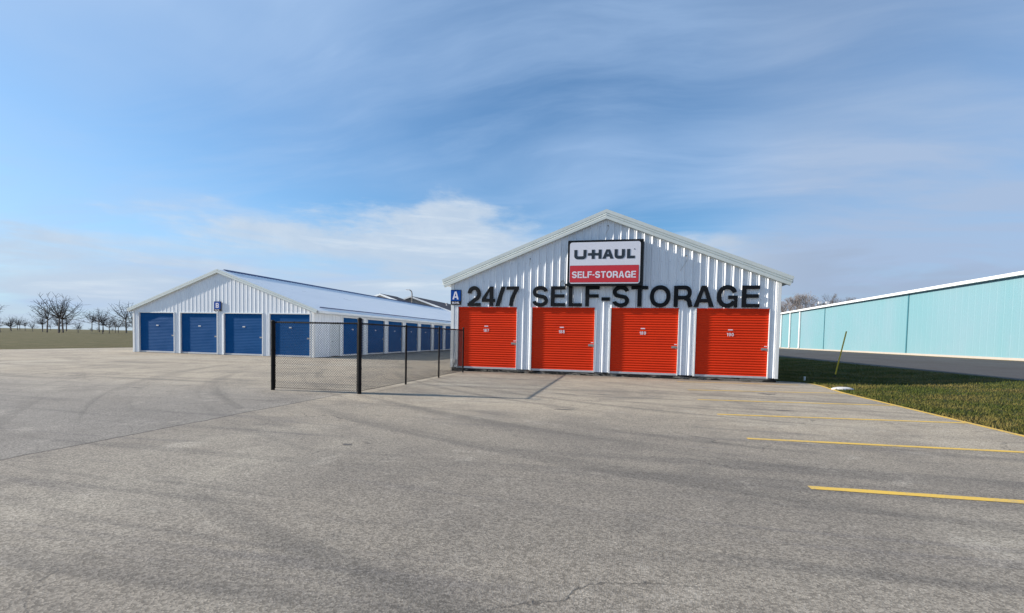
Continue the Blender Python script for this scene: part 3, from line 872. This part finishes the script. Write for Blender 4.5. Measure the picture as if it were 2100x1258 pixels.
def blue_door(f, a, b, top, num):
    """f(s, d, z): s along the wall, d into the building"""
    bm = bmesh.new(); slats(bm, a+.01, b-.01, GZ+.12, top-.02, 0.1, 0.014, lambda s, d, z: f(s, .07-d, z), 4)
    bmesh.ops.recalc_face_normals(bm, faces=bm.faces)
    d_ = obj('door', bm, 'blue', B, True)
    def bb(s0, s1, d0, d1, z0, z1, name, m_, par):
        bm = bmesh.new(); P0 = f(s0, d0, z0); P1 = f(s1, d1, z1)
        box(bm, min(P0.x, P1.x), max(P0.x, P1.x), min(P0.y, P1.y), max(P0.y, P1.y), z0, z1)
        return obj(name, bm, m_, par)
    bb(a+.01, b-.01, .035, .09, GZ+.02, GZ+.12, 'bottom_bar', 'bar', d_)
    bb(a-.05, a+.005, -.045, .09, GZ+.02, top+.05, 'door_frame', 'trim', B)
    bb(b-.005, b+.05, -.045, .09, GZ+.02, top+.05, 'door_frame', 'trim', B)
    bb(a+.006, b-.006, -.043, .09, top-.015, top+.052, 'door_head', 'trim', B)
    c = (a+b)/2
    bb(c-.1, c+.1, .045, .052, 1.62, 1.70, 'sticker', 'bar', d_)
    bb(b-.25, b-.06, .03, .052, .95, 1.04, 'latch', 'steel', d_)


for k, (a, b) in enumerate(frontB): blue_door(lambda s, d, z: Vector((s, BY-.01+d, z)), a, b, 2.52, None)
for k, (a, b) in enumerate(sideB): blue_door(lambda s, d, z: Vector((BXR+.004-d, s, z)), a, b, 2.47, None)
bm = bmesh.new(); box(bm, BXR-.06, BXR-.01, y_man[0]+.05, y_man[1]-.05, GZ+.05, 1.98, .004)
box(bm, BXR-.01, BXR, y_man[0]+.2, y_man[0]+.9, .15, .85); box(bm, BXR-.01, BXR, y_man[0]+.2, y_man[0]+.9, 1.0, 1.8)
md = obj('side_door', bm, 'doorgrey', B)
bm = bmesh.new(); tube(bm, [(BXR-.01, y_man[0]+.17, .82), (BXR+.06, y_man[0]+.17, .82)], .02, 8); tube(bm, [(BXR+.06, y_man[0]+.17, .82), (BXR+.06, y_man[0]+.29, .82)], .014, 8)
obj('handle', bm, 'steel', md)
bm = bmesh.new()
box(bm, BXR-.05, BXR+.055, y_man[0]-.05, y_man[0]+.045, GZ+.02, 2.07); box(bm, BXR-.05, BXR+.055, y_man[1]-.045, y_man[1]+.05, GZ+.02, 2.07); box(bm, BXR-.05, BXR+.053, y_man[0]+.045, y_man[1]-.045, 1.985, 2.068)
obj('side_door_frame', bm, 'trim', B)
for xt, sg in ((BXC-7.38, -1), (BXC+7.38, 1)):
    roof(B, BXC, BZR-.012, BSL, xt, BY-.14, BY+BLEN+.3, sg)
    rake(B, BXC, BZR+.02, BSL, xt, BY-.155, [(.01, 0), (.01, -.10), (-.01, -.105), (.035, -.13), (.035, -.235)], BY-.012)
    ze = BZR-BSL*7.38
    bm = bmesh.new()
    x0, x1 = (xt-.10, xt+.02) if sg < 0 else (xt-.02, xt+.10)
    box(bm, x0, x1, BY-.10, BY+BLEN+.2, ze-.17, ze-.03, .004)
    obj('gutter', bm, 'trim', B)
    bm = bmesh.new()
    xe0, xe1 = (xt+.05, BXL-.035) if sg < 0 else (BXR+.04, xt-.05)
    box(bm, min(xe0, xe1), max(xe0, xe1), BY-.10, BY+BLEN, ze-.17, ze-.15)
    obj('soffit', bm, 'trim', B)
    if sg > 0:
        bm = bmesh.new(); xg = xt-.55; zg = BZR-BSL*(xg-BXC)
        box(bm, xg-.02, xg+.02, BY+.9, BY+BLEN, zg+.01, zg+.075)
        obj('snow_rail', bm, 'navy', B)
bm = bmesh.new()
prism(bm, [(BXC-.16, BZR-.03), (BXC, BZR+.075), (BXC+.16, BZR-.03), (BXC+.16, BZR-.06), (BXC-.16, BZR-.06)], lambda a, b: Vector((a, BY+.4, b)), lambda a, b: Vector((a, BY+BLEN+.3, b)))
obj('ridge_cap', bm, 'navy', B)
rebase(B, (BXC, BY, GZ))

T = thing('building_sign', 'small blue plate reading B on the gable between two blue doors', 'sign', 'building letter signs')
q0, q1, p0, p1 = -19.03, -18.50, 2.66, 3.28
bm = bmesh.new(); box(bm, q0, q1, BY-.10, BY-.045, p0, p1, .006); obj('panel', bm, 'signblack', T)
bm = bmesh.new(); box(bm, q0+.015, q1-.015, BY-.104, BY-.099, p0+.12, p1-.015); obj('blue_field', bm, 'signblue', T)
bm = bmesh.new(); letter(bm, 'B', q0+.15, .24, p0+.2, .32, BY-.108, .005, .07); obj('letter', bm, 'signtext', T)
bm = bmesh.new(); text(bm, 'BLDG.', q0+.1, q1-.1, p0+.03, .065, BY-.105, .006, .018); obj('caption', bm, 'signtext', T)
rebase(T, (-18.76, BY-.045, p0))

# ------------------------------------------------------------------ chain-link fence
T = thing('chain_link_fence', 'black chain-link fence turning a corner in front of the left red door', 'fence')
FX, FY = 0.555, -9.05
posts = [(-1.93, -9.12, 1.60, .050), (.545, -9.03, 1.69, .052), (.57, -6.40, 1.60, .030), (.56, -3.66, 1.61, .030), (.50, -.78, 1.66, .032)]
for (x, y, zt_, r) in posts:
    bm = bmesh.new(); tube(bm, [(x, y, GZ-.05), (x, y, zt_)], r, 14)
    po = obj('post', bm, 'fence', T, False)
    bm = bmesh.new(); tube(bm, [(x, y, zt_-.03), (x, y, zt_+.01), (x, y, zt_+.035), (x, y, zt_+.045)], [r*1.15, r*1.15, r*.8, r*.2], 14); obj('cap', bm, 'fence', po)
ztop = 1.585
rails = [((-1.93, -9.12), (.545, -9.03)), ((.545, -9.03), (.50, -.78))]
for (p, q) in rails:
    bm = bmesh.new(); tube(bm, [(p[0], p[1], ztop), (q[0], q[1], ztop)], .021, 8); obj('top_rail', bm, 'fence', T)
    bm = bmesh.new(); tube(bm, [(p[0], p[1]-.0, GZ+.07), (q[0], q[1], GZ+.07)], .004, 5); obj('tension_wire', bm, 'fence', T)


for (x, y, zt_, r) in posts[:2]+posts[4:]:            # brace bands
    for z in (.05, .45, .85, 1.25):
        bm = bmesh.new(); tube(bm, [(x, y, z-.011), (x, y, z+.011)], r+.006, 14); sx_ = .03 if x < 0 else -.03
        box(bm, x-.012, x+.012, y-r-.035, y-r+.002, z-.010, z+.010) if x > 0 else box(bm, x+r-.002, x+r+.035, y-.012, y+.012, z-.010, z+.010)
        obj('brace_band', bm, 'fence', T)
for (x, y) in ((-1.86, -9.12), (.475, -9.03), (.545, -8.955), (.505, -.835)):
    bm = bmesh.new(); tube(bm, [(x, y, GZ+.05), (x, y, ztop)], .009, 6); obj('tension_bar', bm, 'fence', T)
for (p, q) in rails:
    L_ = (Vector(q)-Vector(p)).length; n_ = int(L_/.6)
    for k in range(1, n_):
        c_ = Vector(p).lerp(Vector(q), k/n_); bm = bmesh.new()
        dx = Vector((q[0]-p[0], q[1]-p[1], 0)).normalized()*.003; cc = Vector((c_.x, c_.y, ztop))
        tube(bm, [cc-dx, cc+dx], .026, 8); obj('tie', bm, 'fence', T)


def mesh_panel(p, q, off):
    """woven diamonds of wire 55 mm across: each strand a real zigzag"""
    P, Q = Vector(p), Vector(q); L = (Q-P).length; d = (Q-P)/L; nrm = Vector((-d.y, d.x))*off
    bm = bmesh.new(); pitch = .0325; z0, z1 = GZ+.045, ztop+.03
    nz = int((z1-z0)/pitch); wr = .0027
    n = int(L/pitch)
    for k in range(n):
        for par in (0,):
            pts = []
            for j in range(nz+1):
                o_ = (j+k) % 2
                s = min(max(k*pitch+(pitch+.002 if o_ else -.002), 0), L)
                dd = .003*(1 if o_ else -1)
                pts.append((P.x+d.x*s+nrm.x+(-d.y)*dd, P.y+d.y*s+nrm.y+d.x*dd, z0+j*(z1-z0)/nz))
            rings = []
            for x_, y_, z_ in pts:
                rings.append([bm.verts.new((x_+d.x*a*wr+(-d.y)*b*wr, y_+d.y*a*wr+d.x*b*wr, z_)) for a, b in ((1.35, 0), (0, 1.2), (-1.35, 0), (0, -1.2))])
            for r0, r1 in zip(rings, rings[1:]):
                for i in range(4): bm.faces.new((r0[i], r0[(i+1) % 4], r1[(i+1) % 4], r1[i]))
    return obj('mesh', bm, 'fence', T)


mesh_panel((-1.88, -9.12), (.50, -9.03), 0)
mesh_panel((.545, -8.98), (.50, -.81), .028)
rebase(T, (.545, -9.03, GZ))

# ------------------------------------------------------------------ turquoise warehouse
T = thing('warehouse', 'long turquoise metal-clad warehouse with white gutter beyond the lawn', 'building')
TX, TY0, TY1, TB, TH = 29.0, 6.0, 76.0, .6, 5.48
bm = bmesh.new()
ribbed(bm, TY0, TY1, .61, 0.2, [], TB+.12, lambda y: TH, lambda s, d, z: Vector((TX-d*.35, s, z)))
obj('wall', bm, 'teal', T)
bm = bmesh.new(); box(bm, TX+.03, TX+30, TY0+.02, TY1, TB, TH-.02); obj('core_walls', bm, 'teal', T)
bm = bmesh.new(); box(bm, TX-.06, TX+.4, TY0, TY1, TB-.5, TB+.14); obj('foundation', bm, 'beige', T)
bm = bmesh.new(); box(bm, TX-.32, TX-.02, TY0-.3, TY1+.3, TH-.06, TH+.14, .01); obj('gutter', bm, 'trim', T)
bm = bmesh.new(); prism(bm, [(TX-.1, TH+.1), (TX+15, TH+1.1), (TX+30.2, TH+.1), (TX+30.2, TH), (TX-.1, TH)], lambda a, b: Vector((a, TY0-.2, b)), lambda a, b: Vector((a, TY1+.2, b))); obj('roof', bm, 'roof', T)
for y in (41.2+6.2, 51.0, 54.6, 28.0, 20.5):
    if y > 40:
        bm = bmesh.new(); box(bm, TX-.17, TX-.04, y-.11, y+.11, TB+.18, TH-.06, .01)
        tube(bm, [(TX-.11, y, TB+.2), (TX-.3, y, TB+.08)], .05, 8)
        obj('downspout', bm, 'trim', T)
for y in (40.0, 24.0, 12.0):
    bm = bmesh.new(); box(bm, TX-.035, TX-.025, y-.07, y+.07, TB+.14, TH-.06); obj('expansion_joint', bm, 'tealdark', T)
rebase(T, (TX, TY0, TB))

# ------------------------------------------------------------------ dark-roofed house far behind
T = thing('house', 'beige house with dark slate gable roofs rising behind the blue-door building', 'house')
d_ = Vector((-.5628, .8266))                        # towards its apex
def hp(dist): return Vector((CAM.x, CAM.y))+Vector((-29.56, 63.45))/70*dist
h0 = hp(72); HX, HY = h0.x, h0.y; HZ = 7.15
def gable(xc, zr, hw, sl, y0, y1, tag_=''):
    zt_ = zr-sl*hw
    bm = bmesh.new(); prism(bm, [(xc-hw+.4, GZ), (xc+hw-.4, GZ), (xc+hw-.4, zt_+sl*.4-.2), (xc, zr-.2), (xc-hw+.4, zt_+sl*.4-.2)], lambda a, b: Vector((a, y0+.45, b)), lambda a, b: Vector((a, y1-.3, b)))
    obj('wall', bm, 'beige', T)
    bm = bmesh.new(); prism(bm, [(xc-hw, zt_), (xc, zr), (xc+hw, zt_), (xc+hw, zt_-.12), (xc, zr-.12), (xc-hw, zt_-.12)], lambda a, b: Vector((a, y0, b)), lambda a, b: Vector((a, y1, b)))
    obj('roof', bm, 'shingle', T)
    for sg in (-1, 1):
        bm = bmesh.new(); prism(bm, [(xc, zr-.01), (xc+sg*hw, zt_-.01), (xc+sg*hw, zt_-.24), (xc, zr-.24)], lambda a, b: Vector((a, y0-.06, b)), lambda a, b: Vector((a, y0-.005, b)))
        bmesh.ops.recalc_face_normals(bm, faces=bm.faces)
        obj('rake_trim', bm, 'trim', T)
gable(HX, HZ, 9.0, .34, HY, HY+34)
gable(HX-2.2, HZ-.12, 5.6, .34, HY-5.0, HY-.08)
for (ox, oy) in ((2.6, 8), (3.4, 15), (3.0, 22)):
    bm = bmesh.new(); zb_ = HZ-.34*ox; tube(bm, [(HX+ox, HY+oy, zb_-.1), (HX+ox, HY+oy, zb_+.35)], .12, 8); tube(bm, [(HX+ox, HY+oy, zb_+.35), (HX+ox, HY+oy, zb_+.45)], .2, 8)
    obj('roof_vent', bm, 'grey', T)
rebase(T, (HX, HY, GZ))

T = thing('street_lamp', 'slim lamp post with a curved top in front of the dark slate roofs', 'street lamp')
h1 = Vector((CAM.x, CAM.y))+Vector((-29.38, 63.53))/70*62
lz = 7.02
bm = bmesh.new(); tube(bm, [(h1.x, h1.y, GZ), (h1.x, h1.y, lz-.4), (h1.x-.08, h1.y, lz-.1), (h1.x-.35, h1.y, lz+.08)], [.10, .075, .07, .06], 10); obj('pole', bm, 'lamppole', T, True)
bm = bmesh.new(); box(bm, h1.x-.85, h1.x-.3, h1.y-.12, h1.y+.12, lz+.03, lz+.14, .02); obj('lamp_head', bm, 'grey', T)
rebase(T, (h1.x, h1.y, GZ))

# ------------------------------------------------------------------ bare trees
def bare_tree(name_label, x, y, gz, H, spread, seed, m_, depth=7, forks=4, thick=1.0):
    rnd = random.Random(seed)
    T = thing('bare_tree', name_label, 'tree', 'bare winter trees')
    trunk = bmesh.new(); crown = bmesh.new()
    th = H*.22
    def grow(bm, p, d, L, r, lev):
        n = 3; pts = [p]; rs = [r]; q = p.copy(); dd = d.copy()
        for i in range(n):
            dd = (dd+Vector((rnd.uniform(-1, 1), rnd.uniform(-1, 1), rnd.uniform(-.4, .8)))*.13).normalized()
            q = q+dd*(L/n); pts.append(q.copy()); rs.append(max(r*(1-.42*(i+1)/n), H*.0006))
        sides = 6 if lev < 2 else (4 if lev < 4 else 3)
        tube(bm, pts, rs, sides, False)
        if lev >= depth: return
        k = rnd.choice((2, 3, 3)) if lev > 0 else forks
        for i in range(k):
            a = rnd.uniform(0, 2*PI) if lev else 2*PI*i/k+rnd.uniform(-.4, .4)
            ax = dd.orthogonal().normalized(); ax.rotate(Matrix.Rotation(a, 3, dd))
            sp = rnd.uniform(.25, .62)*(1.15 if lev == 0 else 1)*spread
            nd = (dd*math.cos(sp)+ax*math.sin(sp)).normalized()
            nd = (nd+Vector((0, 0, .10))).normalized()
            grow(crown, q, nd, L*rnd.uniform(.66, .86), r*.58*rnd.uniform(.8, 1.05), lev+1)
            if lev >= 2 and rnd.random() < .5:
                j = rnd.choice((1, 2)); nd2 = (dd*math.cos(sp*1.3)-ax*math.sin(sp*1.3)).normalized()
                if lev < depth: grow(crown, pts[j], nd2, L*.5, r*.4, max(lev+2, depth-1))
    grow(trunk, Vector((0, 0, -.1)), Vector((0, 0, 1)), th, H*.030*thick, 0)
    zmax = max(v.co.z for v in crown.verts); k = H/zmax
    for b in (trunk, crown): bmesh.ops.scale(b, vec=(k, k, k), verts=b.verts)
    obj('trunk', trunk, m_, T); obj('crown', crown, m_, T)
    T.location = (x, y, gz)
    return T


def at(u, v, dist):
    """ground position below the line of sight through pixel u, v"""
    d = fwd*1.0; d = fwd+r2*((u-1050)/980.63)-u2*((v-733.57)/980.63)
    h = Vector((d.x, d.y)); s = dist/h.length
    return CAM.x+d.x*s, CAM.y+d.y*s, CAM.z+d.z*s


x, y, z = at(1637, 598, 92); bare_tree('spreading bare tree standing behind the far end of the turquoise warehouse', x, y, .6, z-.6, 1.0, 5, 'bark', 8, 5, 1.25)
x, y, z = at(1607, 622, 100); bare_tree('smaller bare tree half hidden by the corner of the red-door building', x, y, .6, z-.6, 1.1, 11, 'darkbark', 7, 4, 1.2)
x, y, z = at(1722, 601, 88); bare_tree('dark bare tree behind the warehouse roof right of the twin-lamp pole', x, y, .6, z-.6, .9, 21, 'darkbark', 8, 4, 1.3)
x, y, z = at(1697, 610, 96); bare_tree('small dark bare tree just right of the twin-lamp pole', x, y, .6, z-.6, .8, 33, 'darkbark', 7, 4, 1.2)

T = thing('floodlight_pole', 'short pole with twin floodlights showing above the warehouse gutter', 'lamp post')
x, y, z = at(1689, 622, 84)
bm = bmesh.new(); tube(bm, [(x, y, .55), (x, y, z)], [.14, .1], 8); tube(bm, [(x-.45, y, z-.15), (x+.45, y, z-.15)], .05, 6); obj('pole', bm, 'lamppole', T)
for s in (-1, 1):
    bm = bmesh.new(); box(bm, x+s*.5-.22, x+s*.5+.22, y-.2, y+.15, z-.12, z+.22, .03); obj('floodlight', bm, 'grey', T)
rebase(T, (x, y, .55))

# far wood along the horizon on the left and behind everything
bm = bmesh.new(); rnd = random.Random(4)
def wood(cx_, cy_, H):
    top = Vector((cx_+rnd.uniform(-.5, .5), cy_, GZ+H*rnd.uniform(.25, .4)))
    tube(bm, [Vector((cx_, cy_, GZ-.3)), top], [H*.02, H*.014], 4, False)
    for k in range(17):
        a = rnd.uniform(0, 2*PI); e_ = rnd.uniform(.15, 1.45); ln = H*rnd.uniform(.42, .62)
        e = top+Vector((math.cos(a)*math.cos(e_), math.sin(a)*math.cos(e_), math.sin(e_)))*ln
        m1 = top.lerp(e, .5)+Vector((0, 0, -ln*.06))
        tube(bm, [top, m1, e], [H*.008, H*.006, H*.002], 3, False)
        for q in range(7):
            f_ = rnd.uniform(.3, 1); s_ = (top.lerp(m1, f_*2) if f_ < .5 else m1.lerp(e, f_*2-1)); b_ = s_+Vector((rnd.uniform(-1, 1), rnd.uniform(-1, 1), rnd.uniform(-.1, 1)))*H*.15
            tube(bm, [s_, b_], [H*.004, H*.002], 3, False)
for i in range(400):
    a = R(-78+i*0.27+rnd.uniform(-.4, .4)); dist = rnd.uniform(210, 460)
    xx, yy = CAM.x+math.sin(a)*dist, CAM.y+math.cos(a)*dist
    wood(xx, yy, rnd.choice((4, 6, 8, 9, 11, 13, 15))*rnd.uniform(.8, 1.2))
o = struct(obj('distant_wood', bm, 'farwood'), 'stuff')
o['label'] = 'band of bare woodland along the far horizon'; o['category'] = 'woodland'

# ------------------------------------------------------------------ small things on and by the lawn
T = thing('marker_pole', 'leaning yellow plastic marker pole standing on the shaded lawn', 'pole')
px, py = 16.45, 4.35; pz = ground_z(px)
bm = bmesh.new(); tube(bm, [(px+.02, py, pz+.15), (px+.42, py+.1, pz+2.1)], .028, 10); obj('sleeve', bm, 'yellowpole', T)
bm = bmesh.new(); tube(bm, [(px-.02, py, pz-.05), (px+.03, py, pz+.22)], .022, 8); box(bm, px-.08, px+.05, py-.05, py+.05, pz-.02, pz+.06, .01); obj('anchor', bm, 'rubber', T)
rebase(T, (px, py, pz))
bm = bmesh.new(); tube(bm, [(14.27, 1.5, GZ), (14.27, 1.5, GZ+.15)], .035, 10); tube(bm, [(14.27, 1.5, GZ+.15), (14.27, 1.5, GZ+.18)], .042, 10)
o = tag(obj('pipe_stub', bm, 'whiteplastic'), 'short pale pipe standing at the near edge of the lawn', 'pipe'); rebase(o, (14.27, 1.5, GZ))
bm = bmesh.new(); bmesh.ops.create_icosphere(bm, subdivisions=3, radius=1)
rnd = random.Random(8)
for v in bm.verts: v.co *= 1+.1*math.sin(v.co.x*5)*math.cos(v.co.y*4+1); v.co = Vector((v.co.x*.34, v.co.y*.16, max(v.co.z, -.3)*.075))
o = tag(obj('stone_slab', bm, 'stone', None, True), 'flat white stone lying on the grass by the yellow kerb line', 'stone'); o.location = (14.2, -2.15, GZ+.03)

# grass blades on the lawn near the pavement
import array
rnd = random.Random(3)
verts = []; faces = []
def blade(x, y, h):
    z = ground_z(x)+.01; a = rnd.uniform(0, 2*PI); wd = rnd.uniform(.006, .013); lx, ly_ = rnd.uniform(-.5, .5)*h, rnd.uniform(-.5, .5)*h
    i = len(verts); ca, sa = math.cos(a)*wd, math.sin(a)*wd
    verts.extend([(x-ca, y-sa, z), (x+ca, y+sa, z), (x+lx, y+ly_, z+h)]); faces.append((i, i+1, i+2))
for k in range(70000):
    y = -16+rnd.random()**1.2*40; x0 = kerb_x(y)-.05*rnd.random(); x = x0+rnd.random()**1.3*(21.2-x0)
    blade(x, y, rnd.uniform(.03, .085))
me = bpy.data.meshes.new('grass'); me.from_pydata(verts, [], faces); me.materials.append(M['blade'])
o = bpy.data.objects.new('grass', me); C.objects.link(o); struct(o, 'stuff'); o['label'] = 'short winter grass covering the lawn beside the building'; o['category'] = 'grass'
